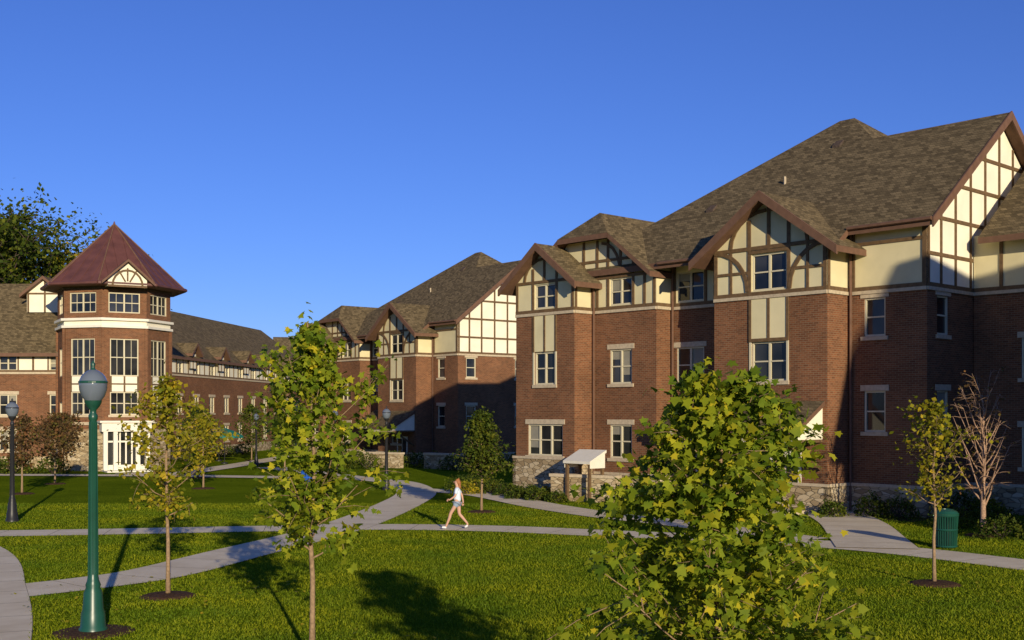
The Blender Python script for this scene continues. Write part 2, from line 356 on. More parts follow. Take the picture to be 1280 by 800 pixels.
    for (w0,w1) in ((-0.6,RW),(RW,12.7)):
        z0=16.77-.77*abs(w0-RW); z1=16.77-.77*abs(w1-RW); x0,x1=-ov+.01,-ov+.08
        mb.hexa('trim_brown',[(x0,w0,z0),(x0,w1,z1),(x0,w1,z1-.38),(x0,w0,z0-.38),(x1,w0,z0),(x1,w1,z1),(x1,w1,z1-.38),(x1,w0,z0-.38)])
    # gutters and downspouts
    mb.tube('trim_brown',[X(9.9,-1.38,10.9),X(12.4,-1.38,10.9)],0.08)
    mb.tube('trim_brown',[X(-.5,-.62,11.5),X(3.1,-.62,11.5)],0.08)
    for t,w,z in ((3.25,-.12,11.4),(12.55,-.12,10.8),(16.55,-1.22,10.4),(9.2,-.12,10.8)): mb.tube('trim_brown',[X(t,w,0.1),X(t,w,z)],0.06)
    mb.tube('sill_stone:vent_pipe',[X(8.9,3.6,14.5),X(8.9,3.6,15.05)],0.06)
    for t,w in ((12,2.2),(7.5,6.0)):
        z=11.95+.77*w; mb.hexa('bark_dark:roof_vents',[X(t,w,z-.05),X(t+.4,w,z-.05),X(t+.4,w+.35,z+.2),X(t,w+.35,z+.2),X(t,w,z+.12),X(t+.4,w,z+.12),X(t+.4,w+.35,z+.4),X(t,w+.35,z+.4)])
    def porch(t0,t1,w0,d,zt,zb):
        mb.slab([X(t0,w0-.02,zt),X(t0,w0-d,zb),X(t1,w0-d,zb),X(t1,w0-.02,zt)],0.2)
        for t in (t0+.12,t1-.12):
            mb.poly('stucco_white',[X(t,w0,zt-.24),X(t,w0-d+.15,zb-.16),X(t,w0-d+.15,zb-.3),X(t,w0,zb-.3)])
            mb.tube('timber',[X(t,w0-.1,zb-1.5),X(t,w0-d+.3,zb-.35)],0.08,4)
            mb.box('timber',*sorted((-t-.05,-t+.05)),w0-d+.12,w0-.02,zb-.42,zb-.3)
        mb.box('window_frame:porch_beam',*sorted((-t0-.1,-t1+.1)),w0-d+.1,w0-d+.25,zb-.42,zb-.21)
        tm=(t0+t1)/2
        W=F(w0); W.wbox('white_paint',tm-.75,tm+.75,0.1,2.5,-0.02,.03); W.wbox('glass_dark',tm-.6,tm-.05,.4,2.3,.0,.045); W.wbox('glass_dark',tm+.05,tm+.6,.4,2.3,.0,.045)
        mb.box('sill_stone',*sorted((-tm-1.3,-tm+1.3)),w0-1.9,w0-.17,-.1,.15)
    porch(3.5,7.2,-1.6,2.2,4.55,3.3)
    porch(9.5,11.5,0,2.3,4.8,3.5)
    if wingC:
        wc=3.8
        W=Wall(mb,(0,wc),(1,0),(0,-1)); H=[(a,a+1.5,z,z+1.6) for a in (2,6,10) for z in (1.9,5.45)]
        W.fill('brick',0.05,14,0,BELT,H); W.fill('stucco',0.05,14,BELT,11.3); belt(W,.06,14); stone(W,.13,14)
        for h in H: W.window(h,2)
        for a in (1.2,2.8,4.4,6,7.6): W.bar(a,9.16,a,11.3,.14)
        mb.slab([(0.6,3.0,11.1),(14.5,3.0,11.1),(14.5,10.4,16.8),(.6,10.4,16.8)],.25)
        mb.slab([(0.6,17.8,11.1),(14.5,17.8,11.1),(14.5,10.4,16.8),(.6,10.4,16.8)],.25)
        mb.poly('brick',[(14,wc,0),(14,17,0),(14,17,11.2),(14,10.4,16.5),(14,wc,11.2)])
        mb.poly('stucco',[(0.65,wc,11.2),(0.65,17,11.2),(0.65,10.4,16.5)])
        mb.poly('brick',[(.65,17,0),(14,17,0),(14,17,11.2),(.65,17,11.2)])
    mb.emit(e,PN)
    return e
ROT=math.atan2(-.734,.679)
make_hall((16.1,45.0,0),ROT,True)
make_hall((-4.2,90.0,-0.35),ROT-math.radians(4),False)
# ------------------------------------------------------------------ simple wings
def wing(name,loc,rot,L,Dp,eave,slope,floors,sp,stz,gables=(),win=(1.3,1.5),roofover=0.7,wt='stucco_white'):
    e=empty(name,loc,rot); mb=MB()
    fh=(eave-1.2)/floors
    def side(W,LL,gable=False):
        n=max(1,int(LL/sp)); H=[]
        for i in range(n):
            a=LL*(i+.5)/n-win[0]/2
            for f in range(floors): z=1.3+f*fh+ (0.25 if f==floors-1 else 0); H.append((a,a+win[0],z,min(z+win[1],eave-.35)))
        HB=[h for h in H if h[3]<stz]; HS=[h for h in H if h[3]>=stz]
        HS=[(h[0],h[1],max(h[2],stz+.1),h[3]) for h in HS]
        W.fill('brick',0,LL,0,stz,HB); W.fill(wt,0,LL,stz,eave,HS)
        for h in HB: W.window(h,2)
        for h in HS: W.window(h,2,sill=False)
        W.wbox('sill_stone',0,LL,stz-.15,stz-.003,-.05,.07); W.wbox('timber',0,LL,stz,stz+.14,-.02,.05)
        W.wbox('rubble_stone',0,LL,-.4,.9,-.1,.1)
        for i in range(n+1):
            a=min(max(LL*i/n,.1),LL-.1); W.bar(a,stz+.14,a,eave,.14)
        for h in HS: 
            W.bar(h[0]-.1,stz+.14,h[0]-.1,eave,.1); W.bar(h[1]+.1,stz+.14,h[1]+.1,eave,.1)
        if gable:
            zr=eave+slope*LL/2-.2; W.poly(wt,[(0,eave),(LL,eave),(LL/2,zr)])
            for k in range(1,8):
                a=LL*k/8; W.bar(a,eave,a,zr-slope*abs(a-LL/2)-.05,.14)
            W.bar(0,eave+.05,LL,eave+.05,.16,-.02,.052)
    side(Wall(mb,(0,0),(1,0),(0,-1)),L); side(Wall(mb,(L,0),(0,1),(1,0)),Dp,True)
    side(Wall(mb,(0,Dp),(1,0),(0,1)),L); side(Wall(mb,(0,0),(0,1),(-1,0)),Dp,True)
    r=roofover; zr=eave+slope*Dp/2
    mb.slab([(-r,-r,eave-slope*r),(L+r,-r,eave-slope*r),(L+r,Dp/2,zr),(-r,Dp/2,zr)],.25)
    mb.slab([(-r,Dp+r,eave-slope*r),(L+r,Dp+r,eave-slope*r),(L+r,Dp/2,zr),(-r,Dp/2,zr)],.25)
    for (c,half,zt,wf) in gables:
        gable_roof(mb,lambda t,w,z:(t,w,z),c,half,zt,.8,wf-.5,Dp/2-.5 if zt>eave+2.5 else wf+2.6)
        W=Wall(mb,(0,wf),(1,0),(0,-1)); zb=zt-.8*half+.1
        W.poly(wt,[(c-half+.4,zb-1.4),(c+half-.4,zb-1.4),(c+half-.4,zb+.05),(c,zt-.25),(c-half+.4,zb+.05)],.02)
        for a in (c-half+.5,c,c+half-.5): W.bar(a,zb-1.4,a,zt-.3 if a==c else zb,.13,-.0,.06)
        W.bar(c-half+.4,zb,c+half-.4,zb,.13,0,.065)
    mb.emit(e,PN); return e
wing('brick_dormitory_wing',(-64,84,0),0,33,13,8.9,.8,3,3.4,7.0,gables=[(28.9,1.75,14.3,3.2)])
wing('brick_dormitory_wing',(-30.2,92,0),math.radians(83.5),50,13,9.3,.75,3,3.6,7.4,gables=[(c,1.25,10.3,-.25) for c in (5,12,19,26,33,40,47)],roofover=.5)
wing('brick_dormitory_wing',(-32,158,0),math.radians(10),22,12,10.5,.7,3,3.6,8.6)
wing('brick_dormitory_wing',(24.9,8,0),0,30,14,12.0,.75,4,4.0,10.0)
# ------------------------------------------------------------------ tower
def tower():
    cx,cy=-28.8,84.0; e=empty('octagonal_brick_tower',(cx,cy,0)); mb=MB()
    R=3.95; ang0=math.radians(-60.6)
    s=2*R*math.sin(math.pi/8); ap=R*math.cos(math.pi/8)
    for i in range(8):
        an=ang0+i*math.pi/4; n=(math.cos(an),math.sin(an)); d=(-n[1],n[0])
        o=(n[0]*ap-d[0]*s/2,n[1]*ap-d[1]*s/2); W=Wall(mb,o,d,n)
        if i in (0,1,7):
            w0,w1=.55,s-.55
            H=[(w0-.1,w1+.1,11.0,12.4),(w0,w1,6.6,9.2),(w0,w1,3.9,5.5)]
        else: H=[(.7,s-.7,11.0,12.4),(.9,s-.9,6.6,8.6),(.9,s-.9,3.0,4.8)]
        W.fill('rubble_stone' if i in (0,1,7) else 'brick',0,s,-.3,2.9); W.fill('brick',0,s,2.9,10.0,H); W.fill('stucco_white',0,s,10.0,10.5); W.fill('brick',0,s,10.5,13.2,H)
        W.wbox('white_paint',-.06,s+.06,9.95,10.12,-.05,.18); W.wbox('white_paint',-.08,s+.08,10.45,10.62,-.05,.22)
        W.wbox('timber',0,s,12.65,13.0,-.02,.06); W.wbox('sill_stone',0,s,3.2,3.4,-.05,.1)
        W.window(H[0],2,sill=False,blind=0,grid=True,frame='window_frame'); W.window(H[1],2,sill=False,grid=True,blind=.2); W.window(H[2],2,sill=True,grid=True,lint=False,blind=.2)
        if i in (0,1,7):
            W.wbox('stucco_white',w0,w1,5.52,6.58,-.02,.03)
            for a in (w0+.05,s/2,w1-.05): W.bar(a,5.52,a,6.58,.12,-.02,.06)
            W.bar(w0,6.05,w1,6.05,.1,-.02,.055)
        for a in (0.03,s-.03): W.wbox('brick',a-.1,a+.1,2.9,9.94,-.05,.1)
    an=ang0; n=(math.cos(an),math.sin(an)); d=(-n[1],n[0]); o=(n[0]*(ap+.9)-d[0]*s/2,n[1]*(ap+.9)-d[1]*s/2); W=Wall(mb,o,d,n)
    W.wbox('white_paint',-.15,s+.15,2.75,3.35,-.95,.05); W.wbox('white_paint',-.3,s+.3,3.36,3.5,-.95,.2)
    for a in (.1,s/2-.75,s/2+.75,s-.1): W.wbox('white_paint',a-.14,a+.14,0.1,2.74,-.25,.03)
    W.wbox('white_paint',0,s,-.1,.1,-.9,1.2)
    W.wbox('glass_dark',.25,s-.25,.1,2.7,-.5,-.4)
    for a in (s/2-.4,s/2,s/2+.4): W.wbox('white_paint',a-.05,a+.05,.1,2.7,-.39,-.33)
    W.wbox('white_paint',.25,s-.25,2.0,2.12,-.39,-.32); W.wbox('white_paint',.25,s-.25,.1,.45,-.39,-.325)
    Re=5.05; ze=12.95; za=17.7; pts=[]
    for i in range(8): a=ang0+math.pi/8+i*math.pi/4; pts.append((Re*math.cos(a),Re*math.sin(a),ze))
    for i in range(8): mb.slab([pts[i],pts[(i+1)%8],(0,0,za)],.12,'copper_roof')
    for i in range(8): mb.tube('trim_brown',[pts[i],(0,0,za+.02)],.05); 
    for i in range(8): 
        mb.tube('copper_roof',[pts[i],pts[(i+1)%8]],.13)
        mb.poly('trim_brown',[(pts[i][0],pts[i][1],ze-.14),(pts[(i+1)%8][0],pts[(i+1)%8][1],ze-.14),(0,0,ze-.14)])
        for q in (.2,.4,.6,.8):
            b=Vector(pts[i]).lerp(Vector(pts[(i+1)%8]),q); m_=(Vector(pts[i])+Vector(pts[(i+1)%8]))/2; f=1-2*abs(q-.5)
            t_=b+(Vector((0,0,za))-m_)*f*.97; mb.tube('copper_roof',[b+Vector((0,0,.02)),t_+Vector((0,0,.02))],.025,4)
    mb.tube('copper_roof',[(0,0,za-.1),(0,0,za+.2)],[.12,.03])
    W=Wall(mb,(n[0]*(ap+1.12),n[1]*(ap+1.12)),d,n)
    W.poly('stucco_white',[(-1.3,12.72),(1.3,12.72),(1.3,13.2),(0,14.35),(-1.3,13.2)])
    W.arc([(1.0*math.cos(q),12.8+1.05*math.sin(q)) for q in np.linspace(0,math.pi,11)],.13,.05)
    for q in (math.pi/2,math.pi/3,2*math.pi/3): W.bar(.3*math.cos(q),12.8+.3*math.sin(q),1.2*math.cos(q),12.8+1.2*math.sin(q),.1)
    W.bar(-1.3,12.76,1.3,12.76,.15,-.02,.06)
    for sg in (-1,1):
        mb.slab([W.p(0,14.6,.35),W.p(sg*1.75,13.02,.35),W.p(sg*1.75,13.02,-1.2),W.p(0,14.6,-2.6)],.18,'trim_brown')
        mb.poly('stucco_white',[W.p(sg*1.3,12.72,0),W.p(sg*1.3,13.2,0),W.p(sg*1.3,13.2,-1),W.p(sg*1.3,12.72,-1)])
    mb.emit(e,PN)
tower()
# ------------------------------------------------------------------ ground and paths
g=MB(); S_=1500; g.poly('lawn',[(-S_,-S_,0),(S_,-S_,0),(S_,S_,0),(-S_,S_,0)])
go=meshobj('ground',*g.g['lawn'],'lawn')
PATHS=[
 ([(-40,38.6),(-19.8,38.9),(-8.7,40.7),(-4.56,41.3),(-.56,40.7),(3.24,39.1),(6.75,37.6),(10.1,35.6),(11.9,33.8),(13.7,31.1),(15.6,27.9),(18,23)],2.0),
 ([(-11.6,26.2),(-10.0,27.9),(-8.98,29.6),(-7.9,33.8),(-6.8,37.9),(-5.86,42.5),(-4.99,51.7),(-4.9,59.4),(-6.5,67),(-9.4,71.6),(-12.6,77),(-18,86)],2.0),
 ([(-5.5,8),(-7.8,15),(-9.9,20.9),(-12.3,26.4),(-15.8,33.5),(-22,42)],2.3),
 ([(-4.9,61),(-1.6,57.7),(1.39,50.4),(3.8,45.7),(6.15,42.5),(7.9,39.6),(9.5,36.8)],1.9),
 ([(13.3,50.0),(12.9,46),(12.4,42),(11.5,37.5),(10.9,34.5)],2.4),
 ([(-25.6,77.5),(-22,74.5),(-15,72.5),(-9.0,71.0)],2.2),
 ([(-60,76),(-40,75.5),(-22,74.2)],2.0),
 ([(-22,74.5),(-21,90),(-20,120),(-19,150)],2.0),
]
def catmull(P,n=8):
    P=[Vector((*p,0)) for p in P]; P=[2*P[0]-P[1]]+P+[2*P[-1]-P[-2]]; out=[]
    for i in range(1,len(P)-2):
        for k in range(n):
            u=k/n; a,b,c,d=P[i-1:i+3]
            out.append(0.5*((2*b)+(c-a)*u+(2*a-5*b+4*c-d)*u*u+(3*b-a-3*c+d)*u**3))
    out.append(P[-2]); return out
def resample(C,step):
    out=[C[0]]; acc=0
    for i in range(1,len(C)):
        seg=(C[i]-C[i-1]).length; pos=0
        while acc+seg-pos>=step:
            pos+=step-acc; acc=0; out.append(C[i-1].lerp(C[i],pos/seg))
        acc+=seg-pos
    return out
CL=[]
for i,(P,w) in enumerate(PATHS):
    C=resample(catmull(P,14),0.25); CL.append((np.array([(c.x,c.y) for c in C[::2]]),w))
    mb=MB(); z=.014+.005*i
    def off(j,s):
        a=C[max(j-1,0)]; b=C[min(j+1,len(C)-1)]; d=(b-a).normalized(); n=Vector((-d.y,d.x,0)); return C[j]+n*s
    for j in range(len(C)-1):
        a,b,c,d=off(j,w/2+.01),off(j,-w/2-.01),off(j+1,-w/2-.01),off(j+1,w/2+.01)
        mb.poly('concrete_joint',[(v.x,v.y,z-.003) for v in (a,b,c,d)])
        a,b,c,d=off(j,w/2),off(j,-w/2),off(j+1,-w/2),off(j+1,w/2)
        if j%7==6: dd=(c-b)*.1; ee=(d-a)*.1; c=c-dd; d=d-ee
        mb.poly('concrete',[(v.x,v.y,z) for v in (a,b,c,d)])
    e=empty('footpath'); mb.emit(e,{'concrete':'slabs','concrete_joint':'joints'})
def on_path(x,y,margin=0.0):
    m=np.zeros(len(x),bool)
    for c,w in CL:
        for k in range(0,len(c),1):
            m|=((x-c[k,0])**2+(y-c[k,1])**2)<(w/2+margin)**2
    return m
def blades(n,y0,y1,h,wd,name):
    y=y0+(y1-y0)*np.random.rand(n)**1.2; x=(np.random.rand(n)-.5)*2*(y*.46+1)
    k=~on_path(x,y,-.02); x=x[k]; y=y[k]; n=len(x)
    a=np.random.randn(n)*.9; hh=h*(.4+np.random.rand(n)**1.5*1.3); lx=(np.random.randn(n))*hh*.5; ly=(np.random.randn(n))*hh*.5
    V=np.zeros((n,3,3)); V[:,0]=np.stack([x-np.cos(a)*wd,y-np.sin(a)*wd,0*x],1); V[:,1]=np.stack([x+np.cos(a)*wd,y+np.sin(a)*wd,0*x],1)
    V[:,2]=np.stack([x+lx,y+ly,hh],1)
    npmesh(name,V.reshape(-1,3),3,'grass_blade')
def npmesh(name,V,k,mat,parent=None):
    n=len(V)//k; me=D.meshes.new(name); me.vertices.add(len(V)); me.vertices.foreach_set('co',V.astype(np.float32).ravel())
    me.loops.add(n*k); me.loops.foreach_set('vertex_index',np.arange(n*k,dtype=np.int32))
    me.polygons.add(n); me.polygons.foreach_set('loop_start',np.arange(0,n*k,k,dtype=np.int32))
    me.update(calc_edges=True); me.validate(); me.materials.append(MATS[mat])
    o=D.objects.new(name,me); scene.collection.objects.link(o)
    if parent: o.parent=parent
    return o
blades(360000,16,52,.042,.012,'grass')
# ------------------------------------------------------------------ foliage
MAPLE=np.array([(0,0,0),(.22,.05,.02),(.5,.02,.0),(.36,.28,.05),(.62,.55,.02),(.3,.55,.06),(0,1.0,0),(-.3,.55,.06),(-.62,.55,.02),(-.36,.28,.05),(-.5,.02,0),(-.22,.05,.02)])
RHOM=np.array([(0,0,0),(.4,.5,.08),(0,1,0),(-.4,.5,.08)])
def leaves(name,C,size,mat,parent,tmpl=RHOM,up=.2,rng=None):
    rng=rng or np.random.default_rng(1); n=len(C)
    nrm=rng.normal(size=(n,3)); nrm[:,2]=np.abs(nrm[:,2])+up; nrm/=np.linalg.norm(nrm,axis=1)[:,None]
    q=rng.normal(size=(n,3)); q[:,2]-=.8; y=q-(q*nrm).sum(1)[:,None]*nrm; y/=np.linalg.norm(y,axis=1)[:,None]
    x=np.cross(y,nrm); sz=size*(.5+.8*rng.random(n))
    V=C[:,None,:]+sz[:,None,None]*(tmpl[None,:,0:1]*x[:,None,:]+tmpl[None,:,1:2]*y[:,None,:]+tmpl[None,:,2:3]*nrm[:,None,:])
    return npmesh(name,V.reshape(-1,3),len(tmpl),mat,parent)
def tree(name,loc,H,z0,R,shape,nl,nleaf,size,lm,seed=1,tr=.05,bark='bark',tm=RHOM,jit=.1,rise=.5,mulch=True,twigs=5,sub=3,lenvar=.5):
    rng=np.random.default_rng(seed); rnd=random.Random(seed)
    e=empty(name,loc,0); mb=MB(); A=[]
    n=9; tp=[]; 
    for i in range(n):
        f=i/(n-1); tp.append(Vector(((rnd.random()-.5)*.05*H*f*.5,(rnd.random()-.5)*.05*H*f*.5,H*.95*f)))
    mb.tube(bark+':trunk',tp,[tr*(1.25 if i==0 else 1)*(1-.85*i/(n-1))+.006 for i in range(n)],8)
    def trunk(z):
        f=min(max(z/(H*.95),0),.999)*(n-1); i=int(f); return tp[i].lerp(tp[i+1],f-i)
    for i in range(nl):
        f=(i+rnd.random()*.7)/nl; zb=z0+(H*.93-z0)*f; az=i*2.399+rnd.random()*.6
        rr=R*shape(f)*(1.15-lenvar+lenvar*rnd.random()); b=trunk(zb); dirv=Vector((math.cos(az),math.sin(az),0))
        up=rr*rise*(.6+.8*rnd.random())
        pts=[b+dirv*(rr*q)+Vector((rnd.uniform(-.05,.05)*rr,rnd.uniform(-.05,.05)*rr,up*q**1.3)) for q in (0,.3,.65,1)]
        r0=tr*.42*(1-.6*f)
        mb.tube(bark+':limbs',pts,[r0,r0*.7,r0*.45,r0*.15+.002],5)
        for k in range(twigs):
            q=.25+.75*rnd.random(); j=min(int(q*3),2); s=pts[j].lerp(pts[j+1],q*3-j)
            dv=Vector((rnd.gauss(0,1),rnd.gauss(0,1),rnd.gauss(.25,.7))).normalized()+dirv*.5
            L=rr*.45*(.5+rnd.random()); m_=s+dv*L*.5+Vector((0,0,.04*L)); en=s+dv*L+Vector((rnd.uniform(-.1,.1)*L,0,-.08*L))
            mb.tube(bark+':limbs',[s,m_,en],[r0*.28+.002,r0*.18+.0015,.0015],4)
            for u in np.linspace(.15,1.05,sub+3): A.append(s.lerp(en,u))
        A.append(pts[3])
    A.append(tp[-1]); A.append(tp[-1]+Vector((0,0,.04*H)))
    mb.emit(e)
    for o in e.children:
        for p in o.data.polygons: p.use_smooth=True
    if nleaf:
        A=np.array([tuple(a) for a in A]); idx=rng.integers(0,len(A),nleaf)
        C=A[idx]+rng.normal(size=(nleaf,3))*jit*np.array([1,1,.8])
        leaves('foliage',C,size,lm,e,tm,rng=rng)
    if mulch:
        mm=MB(); mm.lathe('mulch',[(.62,.005),(.5,.05),(.25,.07),(0.001,.08)],sides=18); mm.emit(e)
    return e
egg=lambda f:(math.sin(math.pi*min(1,(f*.93+.1)))**.7)*(1-.25*f)
cone=lambda f:1.05-.85*f
tree('young_maple_tree',(1.95,11.0,0),4.6,.7,1.6,lambda f:(1.0-.72*f)*(.75+.25*min(1,f*5)),48,11000,.092,'leaf_maple',21,.045,tm=MAPLE,jit=.07,rise=.55,lenvar=.7,twigs=7)
tree('young_maple_tree',(-3.26,18.9,0),5.85,1.7,1.3,egg,40,4300,.115,'leaf_maple',5,.045,tm=MAPLE,jit=.09,rise=.75,lenvar=.8)
tree('young_maple_tree',(-7.65,25.8,0),5.2,1.75,1.05,egg,32,2300,.12,'leaf_yellow',7,.045,jit=.10,rise=.8,lenvar=.75)
tree('young_maple_tree',(10.05,27.6,0),4.6,1.8,.95,egg,28,1300,.12,'leaf_yellow',9,.04,jit=.1,rise=.9,lenvar=.75)
tree('young_birch_tree',(15.6,38.4,0),4.9,.9,1.1,lambda f:.9-.3*f,34,420,.1,'leaf_rust',13,.1,bark='bark_pink',jit=.08,rise=1.8,twigs=7)
tree('young_linden_tree',(-1.25,47.5,0),4.3,1.4,.95,cone,44,5500,.13,'leaf_green',15,.05,jit=.12,rise=.5)
for i,(u,y,h,r,lm,nl) in enumerate([(-31,80,4.2,1.6,'leaf_rust',2500),(-26,66,4.0,1.3,'leaf_rust',1500),(-19.5,72,4.6,1.3,'leaf_green',3000),(-14.5,74,4.6,1.2,'leaf_green',3000),(-22,98,5,1.5,'leaf_green',2500),(-36,66,5,1.8,'leaf_green',3000),(-16.5,62,4.2,1.1,'leaf_yellow',1800),(-38,78,5.5,2.2,'leaf_green',3500),(-24.5,58,4.0,1.2,'leaf_rust',1500)]):
    tree('young_maple_tree',(u,y,0),h,1.4,r,egg,30,nl,.17,lm,30+i,.05,jit=.15)
tree('oak_tree',(-54,116,0),23.5,9,9.5,lambda f:.6+.6*math.sin(math.pi*min(1,f+.1)),90,40000,.42,'leaf_green',77,.5,'bark_dark',jit=.7,rise=.45,mulch=False,twigs=9,sub=4,lenvar=.6)
tree('oak_tree',(-46,122,0),20,8,6.5,lambda f:.6+.5*math.sin(math.pi*min(1,f+.1)),60,9000,.40,'leaf_yellow',79,.4,'bark_dark',jit=.5,rise=.6,mulch=False,twigs=9,sub=4)
C=[]; rng=np.random.default_rng(4)
for k in range(150):
    x=rng.uniform(-190,230); y=rng.uniform(215,260); r=rng.uniform(3,5.5); h=rng.uniform(4,8)
    v=rng.normal(size=(170,3)); v/=np.linalg.norm(v,axis=1)[:,None]; C.append(np.array([x,y,h*.6])+v*np.array([r,r,h*.6])*(.7+.4*rng.random((170,1))))
leaves('distant_trees',np.concatenate(C),1.3,'leaf_green',None,rng=rng)
C=[]
for (x,y,r,n_) in ((-3.26,18.9,2.2,120),(-7.65,25.8,2.2,120),(10.05,27.6,2.2,110),(1.85,13.5,2.5,120),(-1.2,47.5,2,60)):
    a=rng.random(n_)*6.28; q=rng.random(n_)**.7*r*1.6; C.append(np.stack([x+q*np.cos(a),y+q*np.sin(a),.05+0*a],1))
leaves('fallen_leaves',np.concatenate(C),.075,'leaf_yellow',None,MAPLE,2.5,rng)
def shrub(loc,rx,ry,h,n,lm='leaf_green',seed=0,rot=0,name='shrub',size=.1):
    rng=np.random.default_rng(seed); e=empty(name,loc,rot)
    v=rng.normal(size=(n,3)); v/=np.linalg.norm(v,axis=1)[:,None]; v[:,2]=np.abs(v[:,2]); rr=.72+.35*rng.random((n,1))**.7
    lump=1+.18*np.sin(v[:,0:1]*5+seed)*np.cos(v[:,1:2]*6)
    leaves('foliage',v*np.array([rx,ry,h])*rr*lump,size,lm,e,rng=rng)
    mb=MB()
    for k in range(7):
        a=k*.9; mb.tube('bark_dark:stems',[(0,0,0),(rx*.6*math.cos(a),ry*.6*math.sin(a),h*.7)],[.03,.01],4)
    mb.emit(e)
def hallpt(t,w): return (16.1-.679*t+.734*w,45+.734*t+.679*w,0)
sd=0
for t,w,r,h in [(0.6,-1.1,.7,.8),(1.7,-1.2,.6,.9),(2.7,-2.4,.55,.6),(8.3,-3.2,.7,.8),(9.7,-2.9,.6,.6),(13.3,-2.6,.7,.7),(14.6,-2.5,.6,.8),(17.2,-3.8,.6,.5),(18.4,-3.9,.7,.6),(19.8,-3.9,.7,.6),(21.3,-3.6,.8,.7),(22.6,-3.0,.8,.7),(15.3,-5.0,.5,.5),(16.6,-5.0,.6,.6),(18,-5.0,.55,.5),(22,-4.8,.7,.6),(23.8,-3.5,.9,.8),(24.6,-1.5,.9,.9),(-0.9,1.0,.8,1.0),(-1.1,2.6,.7,.8)]:
    sd+=1; shrub(hallpt(t,w),r,r*.9,h,900,seed=sd,lm='leaf_green' if sd%4 else 'leaf_yellow')
for (x,y) in [(-5.6,87.2),(-7.2,88.6),(-9,90.5),(-12,93),(-14.5,96),(-2.5,86.5),(.5,88),(3,90),(-10.5,86),(-13,88),(-4,84),(-1,85),(1.5,86)]:
    sd+=1; shrub((x,y-2.5,0),1.2,1,1.1,700,seed=sd,size=.15)
for (x,y) in [(-34,79),(-36,79),(-38.5,79),(-41,79.5),(-44,79.5),(-33,76.8),(-30.5,77),(-27,96),(-27,101),(-26.5,106),(-26,112)]:
    sd+=1; shrub((x,y,0),1.2,1,1.1,600,seed=sd,size=.17)
for (x,y) in [(15.9,37.6),(17.6,38.8),(19.2,39.8),(17.5,42),(15.6,41.2)]:
    sd+=1; shrub((x,y,0),.8,.8,.7,900,seed=sd)
def bed(pts):
    meshobj('mulch_bed',[(x,y,.008) for x,y in pts],[list(range(len(pts)))],'mulch')
bed([hallpt(t,w)[:2] for t,w in [(-.5,0.2),(-.5,-2),(2.6,-2.4),(2.6,0.2)]])
bed([hallpt(t,w)[:2] for t,w in [(7.8,-1),(7.8,-4),(10,-3.8),(16.5,-3.6),(16.2,-5.2),(24,-5.2),(24,-1),(16.5,0)]])
def stonewall(p,q,h,th=.45):
    e=empty('low_stone_wall',(p[0],p[1],0),math.atan2(q[1]-p[1],q[0]-p[0])); L=math.hypot(q[0]-p[0],q[1]-p[1]); mb=MB()
    mb.box('rubble_stone:wall',0,L,0,th,-.2,h); mb.box('sill_stone:coping',-.06,L+.06,-.06,th+.06,h+.002,h+.14); mb.emit(e)
stonewall(hallpt(16.3,-4.4)[:2],hallpt(13.0,-3.6)[:2],1.1)
stonewall((-6.4,84.2),(-3.6,81.8),1.0); stonewall((-11,86.5),(-8.2,84.6),1.0)
# ------------------------------------------------------------------ street lamps
def lamp(loc,s=1.0,col='green_paint'):
    e=empty('street_lamp',loc); e.scale=(s,s,s); mb=MB()
    mb.lathe(col+':post',[(.26,0),(.26,.08),(.23,.12),(.22,.35),(.19,.45),(.17,.75),(.13,.85),(.14,.9),(.11,.98),(.09,1.1),(.083,1.5),(.066,4.0),(.085,4.03),(.085,4.1),(.06,4.14),(.06,4.2),(.12,4.27),(.15,4.33),(.16,4.38)],sides=20)
    mb.lathe('lamp_glass:globe',[(.15,4.38),(.21,4.46),(.25,4.58),(.258,4.68),(.25,4.76),(.215,4.84),(.16,4.90),(.10,4.94),(.06,4.96)],sides=24)
    mb.lathe(col+':finial',[(.07,4.95),(.04,4.98),(.03,5.02),(.045,5.06),(.02,5.11),(.001,5.14)],sides=16)
    mb.lathe(col+':collar',[(.252,4.70),(.268,4.71),(.268,4.74),(.252,4.75)],sides=24)
    for k in range(10):
        a=k*math.pi/5; mb.tube(col+':flutes',[(.09*math.cos(a),.09*math.sin(a),1.1),(.068*math.cos(a),.068*math.sin(a),3.98)],.012,4)
    mb.emit(e,smooth=(col+':post','lamp_glass:globe',col+':finial'))
lamp((-7.8,21.6,0),.985)
lamp((-18.7,43.4,0),.9,'black_paint'); lamp((-6.6,61,0),.86,'black_paint'); lamp((-24.6,92,0),.8,'black_paint'); lamp((-19.4,88,0),.8,'black_paint'); lamp((-12.5,82,0),.85,'black_paint')
mm=MB(); mm.lathe('mulch',[(.75,.005),(.6,.04),(.2,.05)],sides=20); meshobj('mulch_ring',*mm.g['mulch'],'mulch').location=(-7.8,21.6,0)
def can(loc,col,name,h=1.0):
    e=empty(name,loc); mb=MB()
    mb.lathe('black_paint:liner',[(.27,.04),(.29,h*.86),(.27,h*.86),(.25,.1)],sides=24)
    for k in range(28):
        a=2*math.pi*k/28; c,s=math.cos(a),math.sin(a)
        mb.tube(col+':slats',[(.29*c,.29*s,.03),(.30*c,.30*s,h*.5),(.33*c,.33*s,h*.88)],.024,4)
    for z,r in ((.06,.31),(h*.5,.325),(h*.88,.35)):
        mb.lathe(col+':bands',[(r,z-.03),(r+.02,z),(r,z+.03),(r-.02,z),(r,z-.03)],sides=28)
    mb.lathe(col+':lid',[(.36,h*.9),(.37,h*.93),(.30,h*1.0),(.17,h*1.05),(.15,h*1.05),(.14,h*.98)],sides=28)
    mb.emit(e)
can((13.1,35,0),'green_paint','trash_can',1.12)
can((-11.3,64,0),'blue_plastic','recycling_bin',1.0)
